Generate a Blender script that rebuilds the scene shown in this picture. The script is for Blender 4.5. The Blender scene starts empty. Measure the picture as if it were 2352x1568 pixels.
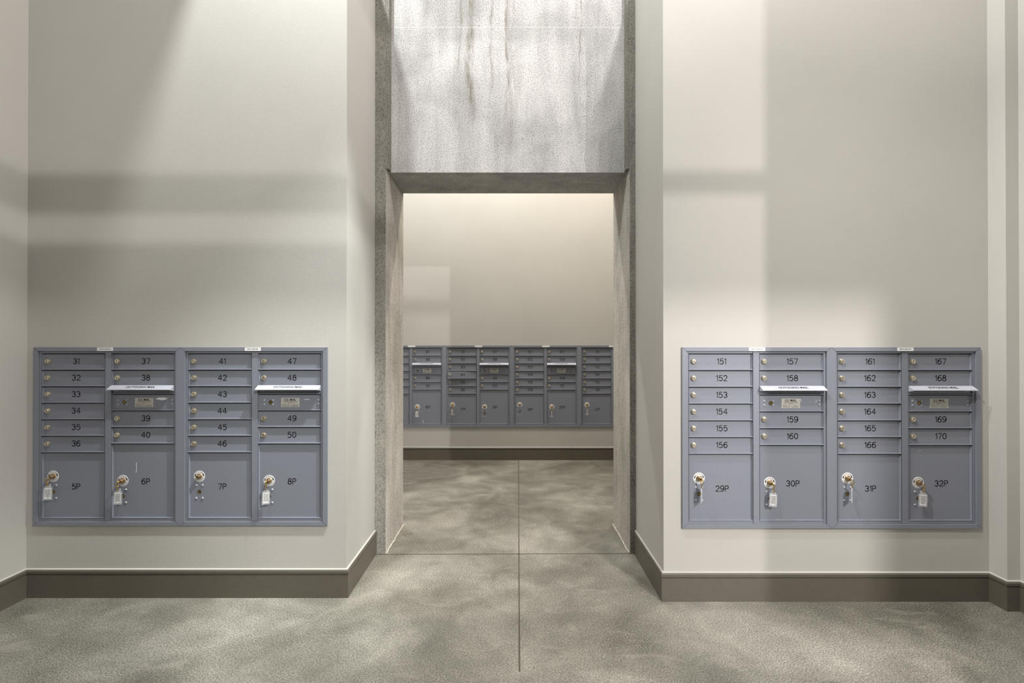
import bpy, math, random
from mathutils import Vector, Matrix
random.seed(7)
C = bpy.context.scene.collection
R = math.radians

# ------------------------------------------------------------------ camera, world, lights, exposure
F = 1240.2                       # focal length in pixels of the 2352 px wide frame
cam_d = bpy.data.cameras.new('camera'); cam = bpy.data.objects.new('camera', cam_d); C.objects.link(cam)
cam_d.sensor_fit = 'HORIZONTAL'; cam_d.sensor_width = 36.0; cam_d.lens = 36.0*F/2352.0
cam_d.clip_start = 0.05; cam_d.clip_end = 60
cam.location = (0, 0, 1.367); cam.rotation_euler = (R(90.263), 0, 0)
bpy.context.scene.camera = cam
vs = bpy.context.scene.view_settings
vs.view_transform = 'Standard'; vs.look = 'None'; vs.gamma = 1.0; vs.exposure = 0.08
vs.use_curve_mapping = False

w = bpy.data.worlds.new('world'); bpy.context.scene.world = w; w.use_nodes = True
w.node_tree.nodes['Background'].inputs[0].default_value = (0.92, 0.93, 1.0, 1)
w.node_tree.nodes['Background'].inputs[1].default_value = 0.13

def lamp(name, loc, watt, size, col=(1, .94, .86)):
    d = bpy.data.lights.new(name, 'POINT'); d.energy = watt; d.shadow_soft_size = size; d.color = col
    o = bpy.data.objects.new(name, d); o.location = loc; C.objects.link(o); return o
def area(name, loc, watt, sx, sy, col=(1, .96, .9), rot=(0, 0, 0)):
    d = bpy.data.lights.new(name, 'AREA'); d.shape = 'RECTANGLE'; d.size = sx; d.size_y = sy; d.energy = watt; d.color = col
    o = bpy.data.objects.new(name, d); o.location = loc; o.rotation_euler = rot; C.objects.link(o); return o
lamp('downlight', (-1.22, 2.0, 4.90), 285, .05, (.96, 1, 1))
lamp('downlight', (1.13, 1.95, 4.90), 215, .05, (1, .96, .94))
lamp('downlight', (-0.05, 2.05, 4.6), 25, .09, (1, .97, .92))
lamp('hall_lamp', (4.74, -6.0, 3.30), 1400, .05, (1, .96, .95))
lamp('hall_lamp', (3.12, -3.0, 4.50), 1500, .09, (1, .97, .93))
def spot(name, loc, aim, watt, cone, blend, size=.08, col=(1, .96, .92)):
    d = bpy.data.lights.new(name, 'SPOT'); d.energy = watt; d.spot_size = R(cone); d.spot_blend = blend; d.shadow_soft_size = size; d.color = col
    o = bpy.data.objects.new(name, d); o.location = loc; C.objects.link(o)
    o.rotation_euler = (Vector(aim)-Vector(loc)).to_track_quat('-Z', 'Y').to_euler(); return o
spot('fill_spot', (-.9, .9, 4.5), (2.75, 2.6, .75), 560, 40, 1.0)  # added fill to brighten the lower right wall and pier
spot('fill_spot', (.7, 2.1, 4.5), (-1.3, 2.9, .45), 800, 31, 1.0, .08, (.95, 1, .98))  # added fill for the lower left wall, angled to suit the hood shadows
area('hall_fill_light', (0.0, .6, 5.2), 20, 4.0, 1.6)  # added soft overhead fill, no real ceiling panel
for lx, c in ((-1.5, (.93, .98, 1)), (-.1, (1, .95, .87)), (1.5, (1, .88, .74))):
    lamp('far_downlight', (lx, 5.3, 4.7), 140, .05, c)
area('far_fill_light', (0, 5.0, 5.2), 90, 4, 1.4, (1, .93, .83))  # soft fill added over the far room, no real fixture

# ------------------------------------------------------------------ materials
def newmat(name):
    m = bpy.data.materials.new(name); m.use_nodes = True
    return m, m.node_tree, m.node_tree.nodes['Principled BSDF']
def N(nt, t, **kw):
    n = nt.nodes.new(t)
    for k, v in kw.items(): setattr(n, k, v)
    return n
def coords(nt, scale=(1, 1, 1), rot=(0, 0, 0)):
    tc = N(nt, 'ShaderNodeTexCoord'); mp = N(nt, 'ShaderNodeMapping')
    mp.inputs['Scale'].default_value = scale; mp.inputs['Rotation'].default_value = rot
    nt.links.new(tc.outputs['Object'], mp.inputs['Vector']); return mp.outputs[0]
def noise(nt, vec, scale, detail=4, rough=.55, dist=0):
    n = N(nt, 'ShaderNodeTexNoise'); n.inputs['Scale'].default_value = scale
    n.inputs['Detail'].default_value = detail; n.inputs['Roughness'].default_value = rough
    n.inputs['Distortion'].default_value = dist
    nt.links.new(vec, n.inputs['Vector']); return n.outputs['Fac']
def ramp(nt, fac, stops):
    r = N(nt, 'ShaderNodeValToRGB')
    while len(r.color_ramp.elements) < len(stops): r.color_ramp.elements.new(.5)
    for e, (p, c) in zip(r.color_ramp.elements, stops):
        e.position = p; e.color = (c, c, c, 1) if not isinstance(c, tuple) else (*c, 1)
    nt.links.new(fac, r.inputs[0]); return r.outputs[0]
def mix(nt, fac, a, b, mode='MIX'):
    m = N(nt, 'ShaderNodeMix', data_type='RGBA', blend_type=mode)
    for sock, v in ((m.inputs[0], fac), (m.inputs[6], a), (m.inputs[7], b)):
        if isinstance(v, (int, float)): sock.default_value = v
        elif isinstance(v, tuple): sock.default_value = (*v, 1)
        else: nt.links.new(v, sock)
    return m.outputs[2]
def math_(nt, op, a, b=0.0, c=None):
    m = N(nt, 'ShaderNodeMath', operation=op)
    for i, v in enumerate((a, b, c)):
        if v is None: continue
        if isinstance(v, (int, float)): m.inputs[i].default_value = v
        else: nt.links.new(v, m.inputs[i])
    return m.outputs[0]
def bump(nt, bsdf, h, strength, dist):
    b = N(nt, 'ShaderNodeBump'); b.inputs['Strength'].default_value = strength; b.inputs['Distance'].default_value = dist
    nt.links.new(h, b.inputs['Height']); nt.links.new(b.outputs[0], bsdf.inputs['Normal'])
def simple(name, col, rough=.5, metal=0.0, bumpy=0.0, bscale=300, var=0.06, spec=.5):
    m, nt, b = newmat(name); v = coords(nt)
    n = noise(nt, v, bscale*.2, 3)
    lo = tuple(max(0, c*(1-var)) for c in col); hi = tuple(c*(1+var) for c in col)
    nt.links.new(ramp(nt, n, [(.3, lo), (.7, hi)]), b.inputs['Base Color'])
    b.inputs['Roughness'].default_value = rough; b.inputs['Metallic'].default_value = metal
    b.inputs['Specular IOR Level'].default_value = spec
    if bumpy: bump(nt, b, noise(nt, v, bscale, 2), bumpy, .001)
    return m

def mat_paint():
    m, nt, b = newmat('wall_paint'); v = coords(nt)
    big = noise(nt, v, 1.3, 3)
    c = ramp(nt, big, [(.3, (.425, .412, .385)), (.7, (.455, .442, .414))])
    sp = noise(nt, v, 55, 1); spot = ramp(nt, sp, [(.0, 1), (.84, 1), (.86, .82)])
    c = mix(nt, 1.0, c, spot, 'MULTIPLY')
    nt.links.new(c, b.inputs['Base Color']); b.inputs['Roughness'].default_value = .62
    b.inputs['Specular IOR Level'].default_value = .3
    bump(nt, b, noise(nt, v, 130, 3, .6), .22, .0022)
    return m
def mat_concrete(name, light=True, seed=0.0, tint=None):
    m, nt, b = newmat(name)
    tc = N(nt, 'ShaderNodeTexCoord'); off = N(nt, 'ShaderNodeMapping')
    off.inputs['Location'].default_value = (seed, seed*.7, seed*.3)
    nt.links.new(tc.outputs['Object'], off.inputs[0]); v = off.outputs[0]
    sv = N(nt, 'ShaderNodeMapping'); sv.inputs['Scale'].default_value = (5.0, 5.0, .7); nt.links.new(v, sv.inputs[0])
    streak = noise(nt, sv.outputs[0], 1.6, 6, .62, .5)
    cloud = noise(nt, v, 2.6, 5, .6, .3)
    fine = noise(nt, v, 125, 5, .85)
    k = (.400, .390, .382) if light else (.205, .195, .172)
    if tint: k = tint
    d = tuple(x*.78 for x in k); l = tuple(min(1, x*1.18) for x in k)
    c = ramp(nt, streak, [(.28, d), (.5, k), (.72, l)])
    c = mix(nt, .75, c, ramp(nt, cloud, [(.3, .66), (.52, 1.0), (.72, 1.2)]), 'MULTIPLY')
    c = mix(nt, .85, c, ramp(nt, fine, [(.40, .38), (.485, .98), (.57, 1.22)]), 'MULTIPLY')
    # dark runs down the face: long irregular stains
    sep = N(nt, 'ShaderNodeSeparateXYZ'); nt.links.new(tc.outputs['Object'], sep.inputs[0])
    wob = math_(nt, 'MULTIPLY_ADD', noise(nt, v, 3.0, 4), .10, -.05)
    X = math_(nt, 'ADD', sep.outputs[0], wob)
    rag = noise(nt, sv.outputs[0], 9, 5, .7)
    if light:
        for x0, wd, z0, amt in ((-.275, .034, 2.80, .42), (-.135, .016, 3.02, .30), (-.035, .014, 2.86, .34), (-.345, .012, 3.1, .25), (.46, .006, 2.95, .3), (-.005, .05, 2.55, .14)):
            dx = math_(nt, 'ABSOLUTE', math_(nt, 'SUBTRACT', X, x0))
            mk = math_(nt, 'SUBTRACT', 1.0, math_(nt, 'DIVIDE', dx, wd)); mk = math_(nt, 'MAXIMUM', mk, 0.0)
            mk = math_(nt, 'MULTIPLY', mk, ramp(nt, rag, [(.36, 0.0), (.56, 1.0)]))
            zz = math_(nt, 'MULTIPLY', math_(nt, 'SUBTRACT', sep.outputs[2], z0), 5.0)
            zz = math_(nt, 'MINIMUM', math_(nt, 'MAXIMUM', zz, 0.0), 1.0)
            mk = math_(nt, 'MULTIPLY', math_(nt, 'MULTIPLY', mk, zz), amt*2.6)
            c = mix(nt, mk, c, (.16, .145, .12))
        # pour line
        dz = math_(nt, 'ABSOLUTE', math_(nt, 'SUBTRACT', math_(nt, 'ADD', sep.outputs[2], math_(nt, 'MULTIPLY', wob, .05)), 3.483))
        ln = math_(nt, 'LESS_THAN', dz, .0022)
        c = mix(nt, math_(nt, 'MULTIPLY', ln, .32), c, (.62, .61, .60))
    # bug holes
    vo = N(nt, 'ShaderNodeTexVoronoi'); vo.inputs['Scale'].default_value = 26; nt.links.new(v, vo.inputs['Vector'])
    hole = ramp(nt, vo.outputs['Distance'], [(.0, 0.0), (.075, 0.0), (.11, 1.0)])
    gate = ramp(nt, noise(nt, v, 5, 2), [(.50, 1.0), (.56, 0.0)] if light else [(.42, 1.0), (.5, 0.0)])
    hole = math_(nt, 'MAXIMUM', hole, gate)
    c = mix(nt, 1.0, c, ramp(nt, hole, [(0, .35), (1, 1.0)]), 'MULTIPLY')
    nt.links.new(c, b.inputs['Base Color']); b.inputs['Roughness'].default_value = .75
    b.inputs['Specular IOR Level'].default_value = .25
    h = math_(nt, 'ADD', math_(nt, 'MULTIPLY', noise(nt, v, 95, 4, .7), .8), math_(nt, 'MULTIPLY', hole, .5))
    h = math_(nt, 'ADD', h, math_(nt, 'MULTIPLY', streak, .25))
    bump(nt, b, h, .55, .006)
    return m
def mat_floor():
    m, nt, b = newmat('polished_concrete'); v = coords(nt)
    big = noise(nt, v, 1.25, 5, .55, .6); mid = noise(nt, v, 5.5, 5, .6, .8)
    fine = noise(nt, v, 135, 5, .85); spk = noise(nt, v, 240, 1, .5)
    c = ramp(nt, big, [(.32, (.105, .099, .080)), (.5, (.168, .160, .134)), (.66, (.262, .250, .216))])
    c = mix(nt, .7, c, ramp(nt, mid, [(.3, .70), (.52, 1.0), (.72, 1.30)]), 'MULTIPLY')
    c = mix(nt, .9, c, ramp(nt, fine, [(.40, .42), (.5, 1.0), (.60, 1.95)]), 'MULTIPLY')
    c = mix(nt, ramp(nt, spk, [(.66, 0.0), (.72, .9)]), c, (.62, .60, .54))
    sm = N(nt, 'ShaderNodeMapping'); sm.inputs['Scale'].default_value = (1.1, 2.6, 1); sm.inputs['Rotation'].default_value = (0, 0, .5)
    nt.links.new(v, sm.inputs[0])
    smear = ramp(nt, noise(nt, sm.outputs[0], 3.1, 3, .5, 1.5), [(.60, 0.0), (.78, .55)])
    c = mix(nt, smear, c, (.30, .28, .24))
    nt.links.new(c, b.inputs['Base Color'])
    nt.links.new(ramp(nt, mid, [(.3, .30), (.7, .46)]), b.inputs['Roughness'])
    b.inputs['Specular IOR Level'].default_value = .45
    bump(nt, b, fine, .25, .0015)
    return m

M = {}
M['paint'] = mat_paint()
M['conc'] = mat_concrete('board_formed_concrete', True, 0)
M['conc_shaded'] = mat_concrete('rough_concrete_shaded', False, 3.1)  # same concrete as the lintel, with the columns' shade darkening its colour
M['conc_jamb_lit'] = mat_concrete('jamb_concrete_lit', False, 5.7, (.43, .405, .365))  # same concrete again, lightened to carry the far lamps' light on the jambs
M['floor'] = mat_floor()
M['joint'] = simple('joint_sealant', (.075, .06, .048), .6)
M['base'] = simple('baseboard_brown', (.098, .086, .068), .38, 0, .05, 120, .05)
M['grout'] = simple('patching_grout', (.50, .46, .40), .8, 0, .6, 160, .25)
M['metal'] = simple('blue_grey_powder_coat', (.200, .214, .256), .42, .10, .10, 900, .03)
M['shadow_gap'] = simple('dark_gap', (.012, .012, .014), .8)
M['white'] = simple('white_label', (.70, .70, .71), .5, 0, 0, 100, .02)
M['ink'] = simple('black_ink', (.012, .012, .013), .5, 0, 0, 100, .1)
M['nickel'] = simple('brushed_nickel', (.62, .56, .44), .25, .9, .1, 200, .15)
M['brass'] = simple('brass', (.72, .50, .12), .22, 1.0, .1, 200, .2)
M['copper'] = simple('worn_brass_lock', (.42, .29, .17), .28, .95, .1, 200, .25)
M['hood'] = simple('pale_grey_coat', (.46, .47, .53), .4, .1, 0, 100, .02)
M['rivet'] = simple('rivet_highlight_coat', (.36, .38, .44), .3, .1, 0, 100, .03)  # unit coat made paler: the rivets' highlights are put into the colour
M['plate'] = simple('aluminium_nameplate', (.47, .46, .42), .45, .2, .1, 300, .05)
M['chalk'] = simple('white_scuff', (.74, .76, .80), .8, 0, .3, 300, .1)
M['hole'] = simple('keyhole_bore', (.10, .07, .02), .4, .6, 0, 100, .3)
def mat_clear():
    m, nt, b = newmat('clear_plastic'); v = coords(nt)
    b.inputs['Base Color'].default_value = (.93, .93, .95, 1); b.inputs['Roughness'].default_value = .08
    nt.links.new(ramp(nt, noise(nt, v, 40, 2), [(.3, .72), (.7, .8)]), b.inputs['Transmission Weight'])
    b.inputs['IOR'].default_value = 1.45; return m
M['clear'] = mat_clear()

# ------------------------------------------------------------------ mesh builder
class MB:
    def __init__(s): s.v = []; s.f = []; s.m = []; s.mi = 0
    def poly(s, pts):
        i = len(s.v); s.v += [tuple(p) for p in pts]; s.f.append(tuple(range(i, i+len(pts)))); s.m.append(s.mi)
    def box(s, x0, x1, y0, y1, z0, z1, r=0):
        if r:                                  # chamfered front (-y) edges
            i = len(s.v)
            s.v += [(x0, y1, z0), (x1, y1, z0), (x1, y1, z1), (x0, y1, z1),
                    (x0, y0+r, z0), (x1, y0+r, z0), (x1, y0+r, z1), (x0, y0+r, z1),
                    (x0+r, y0, z0+r), (x1-r, y0, z0+r), (x1-r, y0, z1-r), (x0+r, y0, z1-r)]
            for q in ((0,3,2,1),(0,1,5,4),(1,2,6,5),(2,3,7,6),(3,0,4,7),(4,5,9,8),(5,6,10,9),(6,7,11,10),(7,4,8,11),(8,9,10,11)):
                s.f.append(tuple(i+k for k in q)); s.m.append(s.mi)
            return
        i = len(s.v)
        s.v += [(x0,y0,z0),(x1,y0,z0),(x1,y1,z0),(x0,y1,z0),(x0,y0,z1),(x1,y0,z1),(x1,y1,z1),(x0,y1,z1)]
        for q in ((0,3,2,1),(4,5,6,7),(0,1,5,4),(1,2,6,5),(2,3,7,6),(3,0,4,7)):
            s.f.append(tuple(i+k for k in q)); s.m.append(s.mi)
    def lathe(s, cx, cz, prof, n=24):          # axis along y; prof = [(r, y)...] from the wall outwards
        i = len(s.v)
        for r, y in prof:
            for k in range(n):
                a = 2*math.pi*k/n; s.v.append((cx+r*math.cos(a), y, cz+r*math.sin(a)))
        for j in range(len(prof)-1):
            for k in range(n):
                a, b = i+j*n+k, i+j*n+(k+1) % n
                s.f.append((a, b, b+n, a+n)); s.m.append(s.mi)
        s.f.append(tuple(i+(len(prof)-1)*n+k for k in range(n))); s.m.append(s.mi)
    def tube(s, pts, r, n=8, closed=False):
        pts = [Vector(p) for p in pts]; i = len(s.v); L = len(pts)
        for j, p in enumerate(pts):
            if closed: t = pts[(j+1) % L]-pts[j-1]
            else: t = pts[min(j+1, L-1)]-pts[max(j-1, 0)]
            t.normalize(); up = Vector((0, 0, 1)) if abs(t.z) < .9 else Vector((0, 1, 0))
            a = t.cross(up).normalized(); b = t.cross(a)
            for k in range(n):
                q = p+a*(r*math.cos(2*math.pi*k/n))+b*(r*math.sin(2*math.pi*k/n)); s.v.append(tuple(q))
        for j in range(L if closed else L-1):
            for k in range(n):
                a, b = i+j*n+k, i+j*n+(k+1) % n; c, d = i+((j+1) % L)*n+k, i+((j+1) % L)*n+(k+1) % n
                s.f.append((a, b, d, c)); s.m.append(s.mi)
        if not closed:
            s.f.append(tuple(i+k for k in range(n))); s.m.append(s.mi)
            s.f.append(tuple(i+(L-1)*n+k for k in range(n-1, -1, -1))); s.m.append(s.mi)
    def mesh(s, name, mats, smooth=False):
        me = bpy.data.meshes.new(name); me.from_pydata(s.v, [], s.f)
        for m in (mats if isinstance(mats, (list, tuple)) else [mats]): me.materials.append(m)
        me.polygons.foreach_set('material_index', s.m)
        me.update()
        if smooth:
            me.polygons.foreach_set('use_smooth', [True]*len(me.polygons))
            try: me.set_sharp_from_angle(angle=R(35))
            except Exception: pass
        return me
def put(name, me, parent=None, loc=(0, 0, 0)):
    o = bpy.data.objects.new(name, me); C.objects.link(o); o.parent = parent; o.location = loc; return o
def struct(name, mb, mats):
    o = put(name, mb.mesh(name, mats)); o['kind'] = 'structure'; return o
def fix_normals(o):
    import bmesh
    bm = bmesh.new(); bm.from_mesh(o.data); bmesh.ops.recalc_face_normals(bm, faces=bm.faces); bm.to_mesh(o.data); bm.free()

# ------------------------------------------------------------------ measured layout (metres)
YL, YR, YF = 2.927, 2.885, 6.375         # left wall, right wall, far wall
XL, XR = -2.628, 2.545                   # side walls
XRL, XRR = -.8968, .8085                 # the bay's return faces beside the opening
YC, YP, YB = 3.530, 3.600, 4.100         # column face, lintel face, back of the concrete wall
OX0, OX1 = -.826, .770                   # opening
ZL = 2.511                               # underside of the lintel
ZT = 3.78                                # top of the framed mailbox walls
ZC = 5.6
UW, UH, UZ = .794, .962, .387            # mailbox unit
BLX, BRX = -1.7908, 1.6996               # centres of the two near pairs

# ------------------------------------------------------------------ the setting
mb = MB()                                       # floor with saw-cut joints filled with sealant
mb.poly([(-3.2, -7.5, 0), (3.2, -7.5, 0), (3.2, YF, 0), (-3.2, YF, 0)])
mb.mi = 1
def strip(p, q, wd):
    p, q = Vector(p), Vector(q); t = (q-p).normalized(); n = Vector((-t.y, t.x, 0))*wd/2
    mb.poly([p-n, q-n, q+n, p+n])
strip((.031, 2.26, .0006), (.077, YF, .0006), .0075)
strip((OX0-.06, 3.515, .0006), (OX1+.06, 3.530, .0006), .011)
struct('floor', mb, [M['floor'], M['joint']])
mb = MB(); mb.box(-3.2, 3.2, -1.2, YF+.2, ZC, ZC+.1); struct('ceiling', mb, M['base'])

def niche_wall(x0, x1, yf, yb, z1, nx0, nx1, nz0, nz1, nd, name):
    mb = MB()
    P = lambda x, z, y=yf: (x, y, z)
    mb.poly([P(x0, 0), P(nx0, 0), P(nx0, z1), P(x0, z1)])
    mb.poly([P(nx1, 0), P(x1, 0), P(x1, z1), P(nx1, z1)])
    mb.poly([P(nx0, 0), P(nx1, 0), P(nx1, nz0), P(nx0, nz0)])
    mb.poly([P(nx0, nz1), P(nx1, nz1), P(nx1, z1), P(nx0, z1)])
    yn = yf+nd
    mb.poly([(nx0, yf, nz0), (nx1, yf, nz0), (nx1, yn, nz0), (nx0, yn, nz0)])
    mb.poly([(nx0, yf, nz1), (nx0, yn, nz1), (nx1, yn, nz1), (nx1, yf, nz1)])
    mb.poly([(nx0, yf, nz0), (nx0, yn, nz0), (nx0, yn, nz1), (nx0, yf, nz1)])
    mb.poly([(nx1, yf, nz0), (nx1, yf, nz1), (nx1, yn, nz1), (nx1, yn, nz0)])
    mb.poly([(nx0, yn, nz0), (nx1, yn, nz0), (nx1, yn, nz1), (nx0, yn, nz1)])
    mb.poly([(x0, yf, 0), (x0, yf, z1), (x0, yb, z1), (x0, yb, 0)])
    mb.poly([(x1, yf, 0), (x1, yb, 0), (x1, yb, z1), (x1, yf, z1)])
    mb.poly([(x0, yf, z1), (x1, yf, z1), (x1, yb, z1), (x0, yb, z1)])
    mb.poly([(x0, yb, 0), (x0, yb, z1), (x1, yb, z1), (x1, yb, 0)])
    return struct(name, mb, M['paint'])
e = .022
niche_wall(XL-.15, XRL, YL, YC, ZT, BLX-UW+e, BLX+UW-e, UZ+e, UZ+UH-e, .06, 'wall_back_left')
niche_wall(XRR, XR+.2, YR, YC, ZT, BRX-UW+e, BRX+UW-e, UZ+e, UZ+UH-e, .06, 'wall_back_right')
FARX = -.003                                   # joint between the two middle far units
niche_wall(-3.2, 3.2, YF, YF+.2, ZC, FARX-2*UW+e, FARX+2*UW-e, UZ+e, UZ+UH-e, .06, 'wall_far')

mb = MB(); mb.box(XL-.15, XL, -1.0, YL, 0, ZC); struct('wall_left', mb, M['paint'])
mb = MB()                                       # right wall with the small pier standing proud of it
mb.box(XR, XR+.2, 2.78, YR, 0, ZC); mb.box(2.612, XR+.2, -.42, 2.78, 0, ZC)
struct('wall_right', mb, M['paint'])
mb = MB(); mb.box(-3.2, -3.05, YB, YF, 0, ZC); struct('wall_far_left', mb, M['paint'])
mb = MB(); mb.box(3.05, 3.2, YB, YF, 0, ZC); struct('wall_far_right', mb, M['paint'])
# unseen rails and posts added behind the camera to cast the walls' shadow bands
mb = MB(); mb.box(-2.78, 2.1, -1.04, -1.0, 2.617, 2.734); mb.box(2.1, 4.2, -1.04, -1.0, 2.668, 2.734)
mb.box(-2.78, -2.70, -1.04, -1.0, 2.52, 3.35); mb.box(4.12, 4.2, -1.06, -1.0, 0, 3.6)
struct('shadow_rails', mb, M['base'])
mb = MB(); mb.box(-2.78, 4.2, -.70, -.60, 3.35, ZC); mb.box(-2.78, 1.66, -1.05, -.98, 0, 2.52); struct('shadow_screen', mb, M['paint'])  # unseen header and low screen, added to cut off the hall lamps' light
mb = MB(); mb.box(2.175, 2.265, -2.03, -1.97, 3.40, 4.45); struct('shadow_post', mb, M['base'])  # unseen post added to throw a dark patch on the left wall
mb = MB(); mb.box(-2.30, -1.46, -.4, 2.75, 4.15, 4.45); struct('shadow_beam', mb, M['paint'])  # unseen overhead beam, added to keep the left downlight off the wall's far left

# concrete portal: two columns, rebate strips and the lintel wall over the opening
def rough_column(name, x0, x1, inner):
    mb = MB(); mb.box(x0, x1, YC, YB, 0, ZC)
    o = struct(name, mb, M['conc_shaded']); return o
ch = .022
def jamb(name, xo, xi, s):                       # s=+1: left column (its inner edge faces +x)
    mb = MB()
    prof = [(xo, YC), (xi-s*.004, YC), (xi, YC+.004), (xi, YB), (xo, YB)]
    z0, z1 = 0, ZC
    n = len(prof)
    for i in range(n):
        a, b = prof[i], prof[(i+1) % n]
        mb.mi = 1 if i == 2 else 0
        mb.poly([(a[0], a[1], z0), (b[0], b[1], z0), (b[0], b[1], z1), (a[0], a[1], z1)])
    o = struct(name, mb, [M['conc_shaded'], M['conc_jamb_lit']]); fix_normals(o); return o
jamb('wall_column_left', -3.2, OX0, 1)
jamb('wall_column_right', 3.2, OX1, -1)
mb = MB()
mb.box(OX0, OX1, YP, YB, ZL, ZC)
struct('wall_lintel', mb, M['conc'])
mb = MB()                                       # rebate fillets beside the lintel face
mb.box(OX0, OX0+.020, YC+.002, YP, ZL+.004, ZC); mb.box(OX1-.020, OX1, YC+.002, YP, ZL+.004, ZC)
struct('trim_3', mb, M['conc_shaded'])
def grout_line(x, s):                            # ragged grout bead where each jamb meets the floor
    mb = MB(); pts = []
    for k in range(26):
        y = YC+.0+k*(YB-YC)/25
        pts.append((x+s*(.003+.005*random.random()), y, .001+.004*random.random()))
    mb.tube(pts, .005, 6); return mb
struct('trim_4', grout_line(OX0, 1), M['grout']); struct('trim_5', grout_line(OX1, -1), M['grout'])

# baseboards: flat board, shadow groove and small cap
def baseboard(name, path, h=.152):
    """path: plan points along the wall line, room on the left-hand side of travel is +n"""
    mb = MB(); prof = [(.0005, 0), (.014, 0), (.014, h-.028), (.010, h-.026), (.010, h-.0235), (.016, h-.0225), (.016, h-.008), (.010, h-.001), (.0005, h+.003)]
    pts = [Vector((p[0], p[1], 0)) for p in path]; n = len(pts); rings = []
    for i, p in enumerate(pts):
        ns = []
        if i > 0: t = (pts[i]-pts[i-1]).normalized(); ns.append(Vector((-t.y, t.x, 0)))
        if i < n-1: t = (pts[i+1]-pts[i]).normalized(); ns.append(Vector((-t.y, t.x, 0)))
        if len(ns) == 2:
            b = (ns[0]+ns[1]); b = b/(b.dot(ns[0]))
        else: b = ns[0]
        rings.append([p+b*d+Vector((0, 0, z)) for d, z in prof])
    for i in range(n-1):
        for j in range(len(prof)-1):
            mb.mi = 1 if j == 3 else (2 if j == len(prof)-2 else 0)
            mb.poly([rings[i][j], rings[i+1][j], rings[i+1][j+1], rings[i][j+1]])
    mb.mi = 0
    mb.poly(rings[0]); mb.poly(rings[-1][::-1])
    o = struct(name, mb, [M['base'], M['shadow_gap'], M['paint']]); fix_normals(o); return o
baseboard('baseboard_left', [(XL, -1.0), (XL, YL), (XRL, YL), (XRL, YC-.002)][::-1])
baseboard('baseboard_right', [(2.612, -.42), (2.612, 2.78), (XR, 2.78), (XR, YR), (XRR, YR), (XRR, YC-.002)])
baseboard('baseboard_far', [(3.05, YF), (-3.05, YF)])

# ------------------------------------------------------------------ stroke lettering for the engraved numbers
def arc(cx, cy, rx, ry, a0, a1, n=14):
    return [(cx+rx*math.cos(R(a0+(a1-a0)*k/n)), cy+ry*math.sin(R(a0+(a1-a0)*k/n))) for k in range(n+1)]
G = {
 '0': (.62, [arc(.31, .5, .31, .5, 0, 360, 26)]),
 '1': (.22, [[(0, .80), (.20, 1), (.20, 0)]]),
 '2': (.62, [arc(.31, .71, .29, .29, 165, -38)+[(.0, 0), (.62, 0)]]),
 '3': (.62, [arc(.30, .755, .27, .245, 155, -90)+arc(.30, .26, .31, .26, 90, -158)]),
 '4': (.68, [[(.50, 0), (.50, 1), (0, .30), (.68, .30)]]),
 '5': (.62, [[(.56, 1), (.12, 1), (.05, .53)]+arc(.29, .33, .33, .33, 132, -142)]),
 '6': (.62, [arc(.31, .31, .31, .31, 0, 360, 24), arc(.42, .48, .42, .52, 190, 62)]),
 '7': (.60, [[(0, 1), (.60, 1), (.24, 0)]]),
 '8': (.62, [arc(.31, .765, .245, .235, 0, 360, 20), arc(.31, .27, .31, .27, 0, 360, 22)]),
 '9': (.62, [arc(.31, .69, .31, .31, 0, 360, 24), arc(.20, .52, .42, .52, 10, -118)]),
 'P': (.60, [[(0, 0), (0, 1), (.34, 1)]+arc(.34, .745, .26, .255, 90, -90)+[(0, .49)]]),
}
def ribbon(mb, pts, hw, y):
    for (a, b) in zip(pts[:-1], pts[1:]):
        dx, dz = b[0]-a[0], b[1]-a[1]; L = math.hypot(dx, dz) or 1e-6; nx, nz = -dz/L*hw, dx/L*hw
        mb.poly([(a[0]-nx, y, a[1]-nz), (b[0]-nx, y, b[1]-nz), (b[0]+nx, y, b[1]+nz), (a[0]+nx, y, a[1]+nz)])
    for a in pts:
        mb.poly([(a[0]+hw*math.cos(k*math.pi/4), y, a[1]+hw*math.sin(k*math.pi/4)) for k in range(8)])
num_cache = {}
def number_mesh(txt, h=.0290, hw=.0020):
    if txt in num_cache: return num_cache[txt]
    gap = .25; wd = sum(G[c][0] for c in txt)+gap*(len(txt)-1); mb = MB(); x = -wd/2
    for c in txt:
        for st in G[c][1]:
            ribbon(mb, [((x+px)*h, (py-.5)*h) for px, py in st], hw, 0)
        x += G[c][0]+gap
    num_cache[txt] = mb.mesh('number', M['ink']); return num_cache[txt]

def text_faces(txt, size, bold=0.0, shear=0.0, sx=1.0):
    """letter outlines from the built-in font as flat 2-D faces centred on 0,0"""
    cu = bpy.data.curves.new('t', 'FONT'); cu.body = txt; cu.size = size; cu.offset = bold; cu.shear = shear
    cu.align_x = 'CENTER'; cu.align_y = 'CENTER'; cu.resolution_u = 2
    ob = bpy.data.objects.new('t', cu); C.objects.link(ob)
    me = bpy.data.meshes.new_from_object(ob.evaluated_get(bpy.context.evaluated_depsgraph_get()))
    V = [(v.co.x*sx, v.co.y) for v in me.vertices]; Fc = [tuple(p.vertices) for p in me.polygons]
    bpy.data.objects.remove(ob); bpy.data.curves.remove(cu); bpy.data.meshes.remove(me)
    return V, Fc
def add_text(mb, tf, fn):
    V, Fc = tf; i = len(mb.v); mb.v += [tuple(fn(x, y)) for x, y in V]
    for f in Fc: mb.f.append(tuple(i+k for k in f)); mb.m.append(mb.mi)

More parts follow.
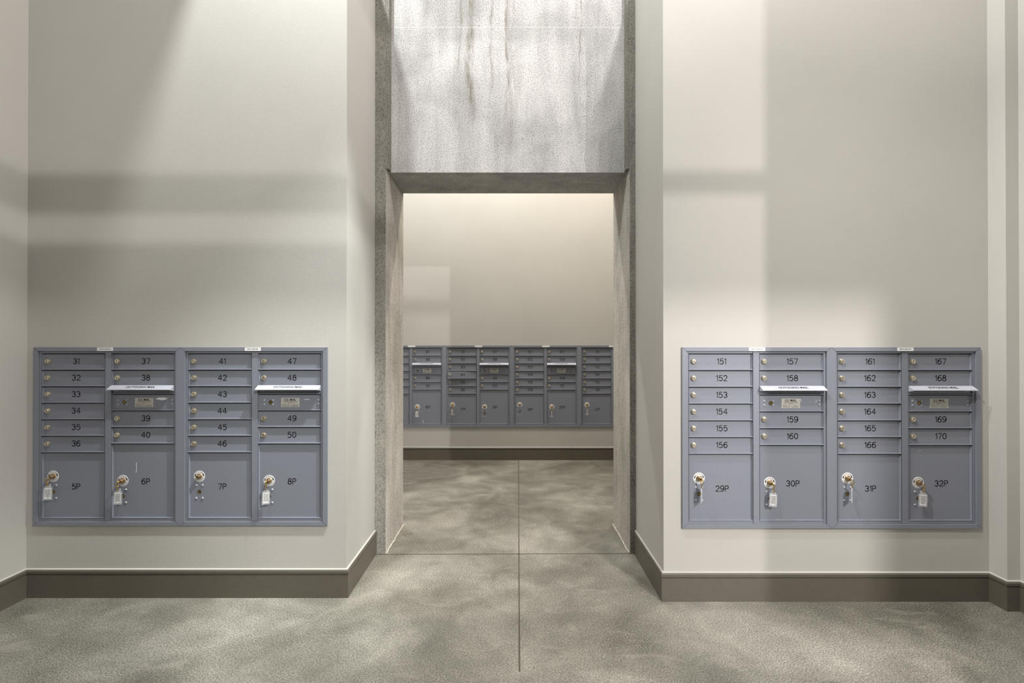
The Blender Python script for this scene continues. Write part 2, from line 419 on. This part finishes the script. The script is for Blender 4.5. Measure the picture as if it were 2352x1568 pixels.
# ------------------------------------------------------------------ mailbox parts (shared meshes)
FY = -.002         # plane of the unit's face frame (0 = wall face); the trim stands at -.012
PY = .0075         # plane of the door panels
DW = .34075
X1, X2 = .0375, .41575
def door_mesh(h, name='mailbox_door', lip=.0065):
    mb = MB(); g = .005
    mb.box(.001, DW-.001, PY, PY+.004, .001, h-g)
    mb.box(.0, DW, FY-.0015, PY, .0, lip, .0012)                       # bottom lip
    for s in (0, 1):                                                    # coved side flanges
        xa = .0012 if s == 0 else DW-.0012; xb = .0075 if s == 0 else DW-.0075; xm = .0036 if s == 0 else DW-.0036
        pr = [(xa, PY+.001), (xa, FY), (xm, FY), ((xm*.6+xb*.4), PY-.004), (xb, PY)]
        z0, z1 = lip, h-g-.001
        for a, b in zip(pr[:-1], pr[1:]):
            mb.poly([(a[0], a[1], z0), (b[0], b[1], z0), (b[0], b[1], z1), (a[0], a[1], z1)])
        mb.poly([(x, y, z1) for x, y in pr])
    me = mb.mesh(name, M['metal']); return me
D_SMALL = door_mesh(.0894); D_MASTER = door_mesh(.0898, 'collection_door'); D_P1 = door_mesh(.3566, 'parcel_door'); D_P2 = door_mesh(.404, 'parcel_door')
mb = MB()
mb.lathe(0, 0, [(.0150, 0), (.0150, -.003), (.0142, -.0045), (.0120, -.0055), (.0118, -.0105), (.0105, -.0125), (.0075, -.0130), (.0070, -.0118)], 24)
mb.mi = 1; mb.box(-.0012, .0012, -.0126, -.0116, -.005, .005)
LOCK = mb.mesh('lock', [M['nickel'], M['ink']], True)
mb = MB()
mb.lathe(0, 0, [(.0155, 0), (.0155, -.002), (.0135, -.004), (.0115, -.0045), (.0110, -.017), (.0095, -.0195), (.0068, -.0205), (.0062, -.0190)], 24)
mb.mi = 1; mb.box(-.0012, .0012, -.0198, -.0188, -.005, .005)
PLOCK = mb.mesh('lock', [M['copper'], M['ink']], True)
mb = MB(); mb.lathe(0, 0, [(.0062, 0), (.0060, -.0015), (.0050, -.0030), (.0030, -.0042), (.0010, -.0046)], 16)
RIVET = mb.mesh('rivet', M['rivet'], True)
mb = MB(); mb.lathe(0, 0, [(.0116, 0), (.0116, -.0010), (.0106, -.0013), (.0104, -.0004)], 22)
mb.mi = 1; mb.lathe(0, 0, [(.0104, -.0004), (.0102, -.0006)], 22)
mb.mi = 2; mb.box(-.0045, .0045, -.0012, -.0006, -.0011, .0011); mb.lathe(.001, 0, [(.0030, -.0005), (.0028, -.0011)], 12)
KEYHOLE = mb.mesh('keyhole', [M['metal'], M['hole'], M['brass']], False)
mb = MB(); mb.lathe(0, 0, [(.0306, 0), (.0306, -.0008), (.0302, -.0011)], 48)
mb.mi = 1; yy = -.0014
for k, c in enumerate('OPEN'):
    ang = (40.0, 13.5, -11.0, -37.0)[k]
    def fn(x, y, ang=ang):
        a = R(90+ang); r = .0228+y; px = math.cos(a)*r+math.sin(a)*x; pz = math.sin(a)*r-math.cos(a)*x; return (px, yy, pz)
    add_text(mb, text_faces(c, .0098, .00012), fn)
def arc_block(a0, a1, r0, r1, n=5):
    A = [R(a0+(a1-a0)*k/n) for k in range(n+1)]
    for p, q in zip(A[:-1], A[1:]):
        mb.poly([(math.cos(p)*r0, yy, math.sin(p)*r0), (math.cos(q)*r0, yy, math.sin(q)*r0), (math.cos(q)*r1, yy, math.sin(q)*r1), (math.cos(p)*r1, yy, math.sin(p)*r1)])
arc_block(148, 174, .0205, .0262); arc_block(12, 38, .0205, .0262)
mb.poly([(math.cos(R(174))*.0190, yy, math.sin(R(174))*.0190), (math.cos(R(174))*.0275, yy, math.sin(R(174))*.0275), (math.cos(R(184))*.0232, yy, math.sin(R(184))*.0232)])
mb.poly([(math.cos(R(12))*.0190, yy, math.sin(R(12))*.0190), (math.cos(R(2))*.0232, yy, math.sin(R(2))*.0232), (math.cos(R(12))*.0275, yy, math.sin(R(12))*.0275)])
rs = random.Random(3)
for rr in (.0268, .0225, .0190):
    a = 200
    while a < 342:
        d = rs.uniform(3, 7)*(.026/rr); arc_block(a, a+d, rr, rr+.0011, 2); a += d+2.2
LPLATE = mb.mesh('lock_plate', [M['white'], M['ink']])

def frame_mesh():
    mb = MB(); T = .024; YT = -.012; bk = .050
    # outer trim, four mitred bars with a shallow bevel
    o = [(0, 0), (UW, 0), (UW, UH), (0, UH)]; tv = .0205
    i_ = [(T, tv), (UW-T, tv), (UW-T, UH-tv), (T, UH-tv)]
    for k in range(4):
        a, b, c, d = o[k], o[(k+1) % 4], i_[(k+1) % 4], i_[k]
        mb.poly([(a[0], YT, a[1]), (b[0], YT, b[1]), (c[0], YT, c[1]), (d[0], YT, d[1])])
        mb.poly([(a[0], .0, a[1]), (b[0], .0, b[1]), (b[0], YT, b[1]), (a[0], YT, a[1])])
        mb.poly([(d[0], YT, d[1]), (c[0], YT, c[1]), (c[0], .004, c[1]), (d[0], .004, d[1])])
        # flat flange behind the trim that lies on the wall
    # face frame
    top, bot = UH-tv-.0015, tv+.0015
    hz = .929
    mb.box(T+.0015, X1-.0012, FY, bk, bot, top); mb.box(X2+DW+.0012, UW-T-.0015, FY, bk, bot, top)
    mb.box(X1-.0012, X1+DW+.001, FY, bk, hz, top, .0008); mb.box(X2-.001, X2+DW+.0012, FY, bk, hz, top, .0008)
    mb.box(X1-.0012, X1+DW+.001, FY, bk, bot, .0355, .0008); mb.box(X2-.001, X2+DW+.0012, FY, bk, bot, .0355, .0008)
    mb.box(X1+DW+.0030, X2-.0012, FY-.0005, bk, bot, top, .0008)
    mb.mi = 1
    mb.box(T, UW-T, .0125, bk, tv, UH-tv)                                # dark interior behind the gaps
    for (a, b) in ((0, 0), (1, 1), (2, 2), (3, 3)):                      # mitre lines
        p, q = Vector((o[a][0], o[a][1])), Vector((i_[b][0], i_[b][1])); t = (q-p).normalized(); n = Vector((-t.y, t.x))*.0006
        p = p+t*.002; mb.poly([(p.x-n.x, YT-.0003, p.y-n.y), (q.x-n.x, YT-.0003, q.y-n.y), (q.x+n.x, YT-.0003, q.y+n.y), (p.x+n.x, YT-.0003, p.y+n.y)])
    me = mb.mesh('frame', [M['metal'], M['shadow_gap']]); return me
FRAME = frame_mesh()
import bmesh
_b = bmesh.new(); _b.from_mesh(FRAME); bmesh.ops.recalc_face_normals(_b, faces=_b.faces); _b.to_mesh(FRAME); _b.free()

def slot_mesh():                                                         # recessed panel with the rounded mail slot, height .0417
    mb = MB(); h = .0417
    mb.box(.001, DW-.001, PY-.002, PY+.004, .005, h-.001); mb.box(0, DW, FY-.0015, PY, 0, .005, .0012)
    mb.mi = 1; mb.tube([(.032+.0, PY-.001, .023)]+[(.032+k*.0346, PY-.001, .023) for k in range(1, 9)], .0055, 10)
    return mb.mesh('mail_slot_panel', [M['metal'], M['shadow_gap']])
SLOT = slot_mesh()
def hood_mesh(txt_shear=0.0):
    # sloping hood: back edge at z=0, front edge lower and further out, folded lip, two cheeks
    mb = MB(); D, dz = .038, .0195
    yb = FY-.0016; a = (0, yb); b = (-D, 0)
    f = lambda x, t, off=0: (x, yb-D*t, -dz*t+off)
    th = .0022
    mb.poly([f(0, 0), f(0, 1), f(DW, 1), f(DW, 0)])
    mb.poly([f(0, 0, -th), f(DW, 0, -th), f(DW, 1, -th), f(0, 1, -th)])
    mb.poly([f(0, 1), f(0, 1, -.0035), f(DW, 1, -.0035), f(DW, 1)])
    for x in (0, DW):
        s = .002 if x == 0 else -.002
        for xx in (x, x+s): mb.poly([f(xx, 0), f(xx, 1), f(xx, 1, -.0035), (xx, yb, -.030)])
        mb.poly([(x, yb-D, -dz-.0035), (x+s, yb-D, -dz-.0035), (x+s, yb, -.030), (x, yb, -.030)])
    mb.mi = 1
    L = math.hypot(D, dz)
    add_text(mb, text_faces('OUTGOING MAIL', .0225, .0005, 0.0, 1.0),
             lambda x, y: f(DW/2+.0+x*.88, .46-y/L, .0009))
    return mb.mesh('outgoing_mail_hood', [M['hood'], M['ink']])
HOOD = hood_mesh()
def dashes(mb, x0, x1, z, h, y, r, dens=.8, lo=.0015, hi=.006):
    x = x0
    while x < x1:
        d = r.uniform(lo, hi)
        mb.poly([(x, y, z), (min(x+d, x1), y, z), (min(x+d, x1), y, z+h), (x, y, z+h)]); x += d+r.uniform(.0006, .0014)
def plate_mesh():
    mb = MB(); W, H = .100, .050; mb.box(0, W, -.0008, 0, 0, H, .0003); mb.mi = 1; y = -.0010
    add_text(mb, text_faces('U.S. MAIL', .0172, .00055, 0, .90), lambda px, pz: (W/2-.001+px, y, .0395+pz))
    add_text(mb, text_faces('Approved by the Postmaster General', .0056, .00012, 0, .86), lambda px, pz: (W/2+px, y, .0288+pz))
    add_text(mb, text_faces('USPS STD-4C', .0046, .00008, 0, .9), lambda px, pz: (W/2+px, y, .0225+pz))
    r = random.Random(5)
    dashes(mb, .008, .031, .0150, .0016, y, r); dashes(mb, .036, .044, .0150, .0016, y, r); dashes(mb, .062, .079, .0150, .0016, y, r)
    dashes(mb, .006, .034, .0092, .0018, y, r); dashes(mb, .038, .058, .0092, .0018, y, r); dashes(mb, .064, .094, .0092, .0018, y, r)
    dashes(mb, .010, .045, .0036, .0024, y, r, lo=.002, hi=.004); dashes(mb, .054, .090, .0036, .0024, y, r, lo=.002, hi=.004)
    mb.mi = 2
    for px in (.004, W-.004): mb.lathe(px, H/2+.001, [(.0022, -.0008), (.0014, -.0018)], 10)
    return mb.mesh('nameplate', [M['plate'], M['ink'], M['white']])
PLATE = plate_mesh()
def sticker_mesh(txt):
    mb = MB(); W, H = .087, .0188; mb.box(-W/2, W/2, -.0005, 0, 0, H); mb.mi = 1
    if txt: add_text(mb, text_faces(txt, .0092, .00018, 0, .84), lambda x, z: (x, -.0007, H/2+z+.0004))
    return mb.mesh('label_sticker', [M['white'], M['ink']])
def scratch(parent, pts, hw, y=PY-.0004, mat='chalk'):
    mb = MB()
    for a, b in zip(pts[:-1], pts[1:]): ribbon(mb, [a, b], hw, y)
    return put('scuff_mark', mb.mesh('scuff_mark', M[mat]), parent)
def blob(parent, outline, y=PY-.0004):
    mb = MB(); mb.poly([(x, y, z) for x, z in outline]); return put('scuff_mark', mb.mesh('scuff_mark', M['chalk']), parent)

# ------------------------------------------------------------------ a mailbox unit
ROWS1 = [.8396, .7502, .6608, .5714, .4820, .3926]
ROWS2 = [.8396, .7502, .5295+.0002, .4400]
def add_door(root, x, z, num, ajar=0):
    d = put('mailbox_door', D_SMALL, root, (x, 0, z))
    if ajar:                                                             # hinged on its right edge
        d.location = (x+DW*(1-math.cos(R(ajar))), -DW*math.sin(R(ajar)), z); d.rotation_euler = (0, 0, R(ajar))
    put('lock', LOCK, d, (.0278, PY, .0465))
    if num: put('number', number_mesh(num), d, (.180, PY-.0005, .0470))
    return d
def add_parcel(root, x, me, zb, num, zlock, znum):
    d = put('parcel_door', me, root, (x, 0, zb)); lx = .0572
    put('lock_plate', LPLATE, d, (lx, PY, zlock-zb)); put('lock', PLOCK, d, (lx, PY-.0012, zlock-zb))
    put('keyhole', KEYHOLE, d, (lx+.0006, PY, zlock-zb-.083))
    for rx in (-.0170, .0170):
        for rz in (-.0485, -.1185): put('rivet', RIVET, d, (lx+rx, PY, zlock-zb+rz))
    if num: put('number', number_mesh(num), d, (.181, PY-.0005, znum-zb))
    return d
def unit(X, Y, nums1, nums2, p1, p2, sticker, label, group, sx=.386, ajar=None, marks=None):
    root = bpy.data.objects.new('mailbox_unit', None); C.objects.link(root); root.location = (X, Y, UZ)
    root.empty_display_size = .1
    root['label'] = label; root['category'] = 'mailbox'; root['group'] = group
    put('frame', FRAME, root)
    D = {}
    for z, n in zip(ROWS1, nums1): D[n] = add_door(root, X1, z, n, ajar if (ajar and n == '94') else 0)
    for z, n in zip(ROWS2, nums2): D[n] = add_door(root, X2, z, n)
    put('mail_slot_panel', SLOT, root, (X2, 0, .7085)); put('outgoing_mail_hood', HOOD, root, (X2, 0, .7565))
    cd = put('collection_door', D_MASTER, root, (X2, 0, .6190))
    put('nameplate', PLATE, cd, (.121, PY, .0185)); put('keyhole', KEYHOLE, cd, (.0640, PY, .0445))
    for rx, rz in ((.029, .0555), (.029, .0330), (.0765, .0555), (.0765, .0330), (.323, .0575), (.323, .0355)):
        put('rivet', RIVET, cd, (rx, PY, rz))
    D['c'] = cd
    D['p1'] = add_parcel(root, X1, D_P1, .036, p1, .262, .207); D['p2'] = add_parcel(root, X2, D_P2, .036, p2, .2385, .2345)
    if sticker is not None: put('label_sticker', sticker_mesh(sticker), root, (sx, -.0122, .9425))
    if marks: marks(D)
    return root
def rng(a, b): return [str(k) for k in range(a, b+1)]
def marks_D(D):
    blob(D['c'], [(.232, .0620), (.252, .0705), (.282, .0695), (.300, .0665), (.289, .0600), (.268, .0555), (.250, .0590)])
    scratch(D['p2'], [(.130, .300), (.131, .262), (.1285, .240)][:2]+[(.1275, .248)], .0016)
def marks_E(D):
    scratch(D['c'], [(.246, .0590), (.258, .0610), (.274, .0590)], .0016)
def marks_P(D): scratch(D['c'], [(.2215, .0670), (.2260, .0590), (.2255, .0540)], .0016); scratch(D['c'], [(.302, .052), (.308, .054), (.313, .058)], .0014)
def marks_Q(D): scratch(D['p2'], [(.0670, .376), (.0690, .3765)], .0022)
def marks_F(D): scratch(D['p2'], [(.128, .038), (.128, .010)], .0022); scratch(D['p2'], [(.128, .038), (.120, .040)], .0022)
GN = 'wall mailbox units beside the doorway'; GF = 'wall mailbox units seen through the doorway'
unit(BLX-UW, YL, rng(31, 36), rng(37, 40), '5P', '6P', 'BOX D  #333-352', 'blue-grey steel mailbox unit with doors 31 to 40 and parcel lockers 5P and 6P', GN, marks=marks_D, sx=.3885)
unit(BLX, YL, rng(41, 46), rng(47, 50), '7P', '8P', 'BOX E  #353-405', 'blue-grey steel mailbox unit with doors 41 to 50 and parcel lockers 7P and 8P', GN, marks=marks_E, sx=.3915)
unit(BRX-UW, YR, rng(151, 156), rng(157, 160), '29P', '30P', 'BOX P  #703-720', 'blue-grey steel mailbox unit with doors 151 to 160 and parcel lockers 29P and 30P', GN, marks=marks_P, sx=.3985)
unit(BRX, YR, rng(161, 166), rng(167, 170), '31P', '32P', 'BOX Q  #721-732', 'blue-grey steel mailbox unit with doors 161 to 170 and parcel lockers 31P and 32P', GN, marks=marks_Q, sx=.393)
FX = FARX-2*UW
unit(FX, YF, ['']*6, rng(87, 90), '', '16P', '', 'far grey mailbox unit with doors 87 to 90, partly hidden by the left jamb', GF, sx=.408, marks=marks_F)
unit(FX+UW, YF, rng(91, 96), rng(97, 100), '17P', '18P', '', 'far grey mailbox unit with doors 91 to 100, door 94 slightly ajar', GF, sx=.402, ajar=3.6)
unit(FX+2*UW, YF, rng(101, 106), rng(107, 110), '19P', '20P', '', 'far grey mailbox unit with doors 101 to 110 and lockers 19P and 20P', GF, sx=.402)
unit(FX+3*UW, YF, rng(111, 116), ['']*4, '21P', '', '', 'far grey mailbox unit with doors 111 to 116, partly hidden by the right jamb', GF, sx=.395)

# ------------------------------------------------------------------ keys left in the parcel locks
def key_meshes():
    mb = MB()                                                            # key lies along -y, bow plate in the y-z plane
    mb.box(-.0010, .0010, -.008, -.0010, -.0035, .0035)
    n = 20; th = .0011
    out = [(-.0155+.0125*math.cos(2*math.pi*k/n)*1.0, .0115*math.sin(2*math.pi*k/n)) for k in range(n)]
    inn = [(-.0215+.0030*math.cos(2*math.pi*k/n), .0030*math.sin(2*math.pi*k/n)) for k in range(n)]
    for s in (-th, th):
        for k in range(n):
            a, b, c, d = out[k], out[(k+1) % n], inn[(k+1) % n], inn[k]
            mb.poly([(s, a[0], a[1]), (s, b[0], b[1]), (s, d[0] if False else c[0], c[1]), (s, d[0], d[1])])
    for k in range(n):
        a, b = out[k], out[(k+1) % n]
        mb.poly([(-th, a[0], a[1]), (-th, b[0], b[1]), (th, b[0], b[1]), (th, a[0], a[1])])
    return mb.mesh('key', M['brass'])
KEY = key_meshes()
mb = MB(); mb.tube([(.0105*math.cos(2*math.pi*k/20), 0, .0105*math.sin(2*math.pi*k/20)) for k in range(20)], .0016, 6, True)
RING = mb.mesh('split_ring', M['brass'], True)
mb = MB()
mb.lathe(0, 0, [(.001, 0)], 3) if False else None
mb.tube([(.0030*math.cos(2*math.pi*k/12), 0, .0050*math.sin(2*math.pi*k/12)-.005) for k in range(12)], .0014, 6, True)
mb.tube([(0, .0030*math.cos(2*math.pi*k/12), .0050*math.sin(2*math.pi*k/12)-.013) for k in range(12)], .0014, 6, True)
mb.tube([(.0026*math.cos(2*math.pi*k/12), 0, .0045*math.sin(2*math.pi*k/12)-.020) for k in range(12)], .0013, 6, True)
CHAIN = mb.mesh('chain_link', M['brass'], True)
TWd, TH = .0400, .0760
def prism_xz(mb, outline, y0, y1):
    n = len(outline)
    mb.poly([(x, y0, z) for x, z in outline]); mb.poly([(x, y1, z) for x, z in outline][::-1])
    for k in range(n):
        a, b = outline[k], outline[(k+1) % n]
        mb.poly([(a[0], y0, a[1]), (a[0], y1, a[1]), (b[0], y1, b[1]), (b[0], y0, b[1])])
mb = MB(); hw = TWd/2
prism_xz(mb, [(-hw, -TH), (hw, -TH), (hw, -.012), (hw-.010, 0), (-hw+.010, 0), (-hw, -.012)], -.0018, .0018)
TAG = mb.mesh('key_tag', M['clear'])
def insert_mesh(seed):
    mb = MB(); r = random.Random(seed); a, b = -hw+.006, hw-.006; z0, z1 = -TH+.008, -.013
    mb.box(a, b, -.0021, .0021, z0, z1); mb.mi = 1
    for y in (-.0024, .0024):
        for c in range(5):
            x = a+.0025+c*(b-a-.005)/4.6; z = z0+.004+r.uniform(0, .006)
            while z < z1-.005:
                d = r.uniform(.0012, .0034); mb.poly([(x, y, z), (x+.0030, y, z), (x+.0030, y, z+d), (x, y, z+d)]); z += d+r.uniform(.0008, .0020)
    return mb.mesh('paper_insert', [M['white'], M['ink']])
INS = [insert_mesh(k) for k in range(3)]
def key(ux, uy, col, yaw, roll, label, group, dx=0.0, k=0):
    """ux, uy: unit's origin; col 0/1: which parcel door"""
    lx = (X1, X2)[col]+.0572; lz = (.262, .2385)[col]
    root = bpy.data.objects.new('key_with_tag', None); C.objects.link(root)
    root.location = (ux+lx, uy+PY-.0215, UZ+lz); root.empty_display_size = .03
    root['label'] = label; root['category'] = 'key'; root['group'] = group
    ky = put('key', KEY, root); ky.rotation_euler = (0, R(roll), 0)
    rg = put('split_ring', RING, root, (dx*.3, -.0205, -.0100)); rg.rotation_euler = (0, 0, R(yaw+50))
    cl = put('chain_link', CHAIN, root, (dx*.4, -.0160, -.0195)); cl.rotation_euler = (0, 0, R(yaw+20))
    tg = put('key_tag', TAG, root, (dx*.4, -.0125, -.0425)); tg.rotation_euler = (0, R(2), R(yaw))
    put('paper_insert', INS[k % 3], tg)
    return root
GK = 'keys with clear tags in the near parcel locks'; GK2 = 'keys with clear tags in the far parcel locks'
key(BLX-UW, YL, 0, 22, 75, 'brass key with clear paper tag hanging in the lock of parcel locker 5P', GK, .002, 0)
key(BLX-UW, YL, 1, 14, 50, 'brass key with clear paper tag hanging in the lock of parcel locker 6P', GK, -.004, 1)
key(BLX, YL, 1, 36, 35, 'brass key with clear paper tag hanging in the lock of parcel locker 8P', GK, -.002, 2)
key(BRX-UW, YR, 0, 67, 20, 'brass key with clear tag turned edge-on in the lock of parcel locker 29P', GK, .006, 0)
key(BRX-UW, YR, 1, -8, -30, 'brass key with clear paper tag hanging in the lock of parcel locker 30P', GK, .008, 1)
key(BRX, YR, 0, 60, -60, 'brass key with clear tag turned edge-on in the lock of parcel locker 31P', GK, .004, 2)
key(BRX, YR, 1, -10, -80, 'brass key with clear paper tag hanging in the lock of parcel locker 32P', GK, .004, 0)
key(FX, YF, 1, 30, 20, 'small brass key with pale tag hanging in the lock of parcel locker 16P', GK2, 0, 1)
key(FX+UW, YF, 0, 60, 10, 'small brass key with pale tag hanging in the lock of parcel locker 17P', GK2, 0, 2)
key(FX+2*UW, YF, 1, 62, -20, 'small brass key with pale tag hanging in the lock of parcel locker 20P', GK2, 0, 0)
key(FX+3*UW, YF, 0, 50, -10, 'small brass key with pale tag hanging in the lock of parcel locker 21P', GK2, 0, 1)
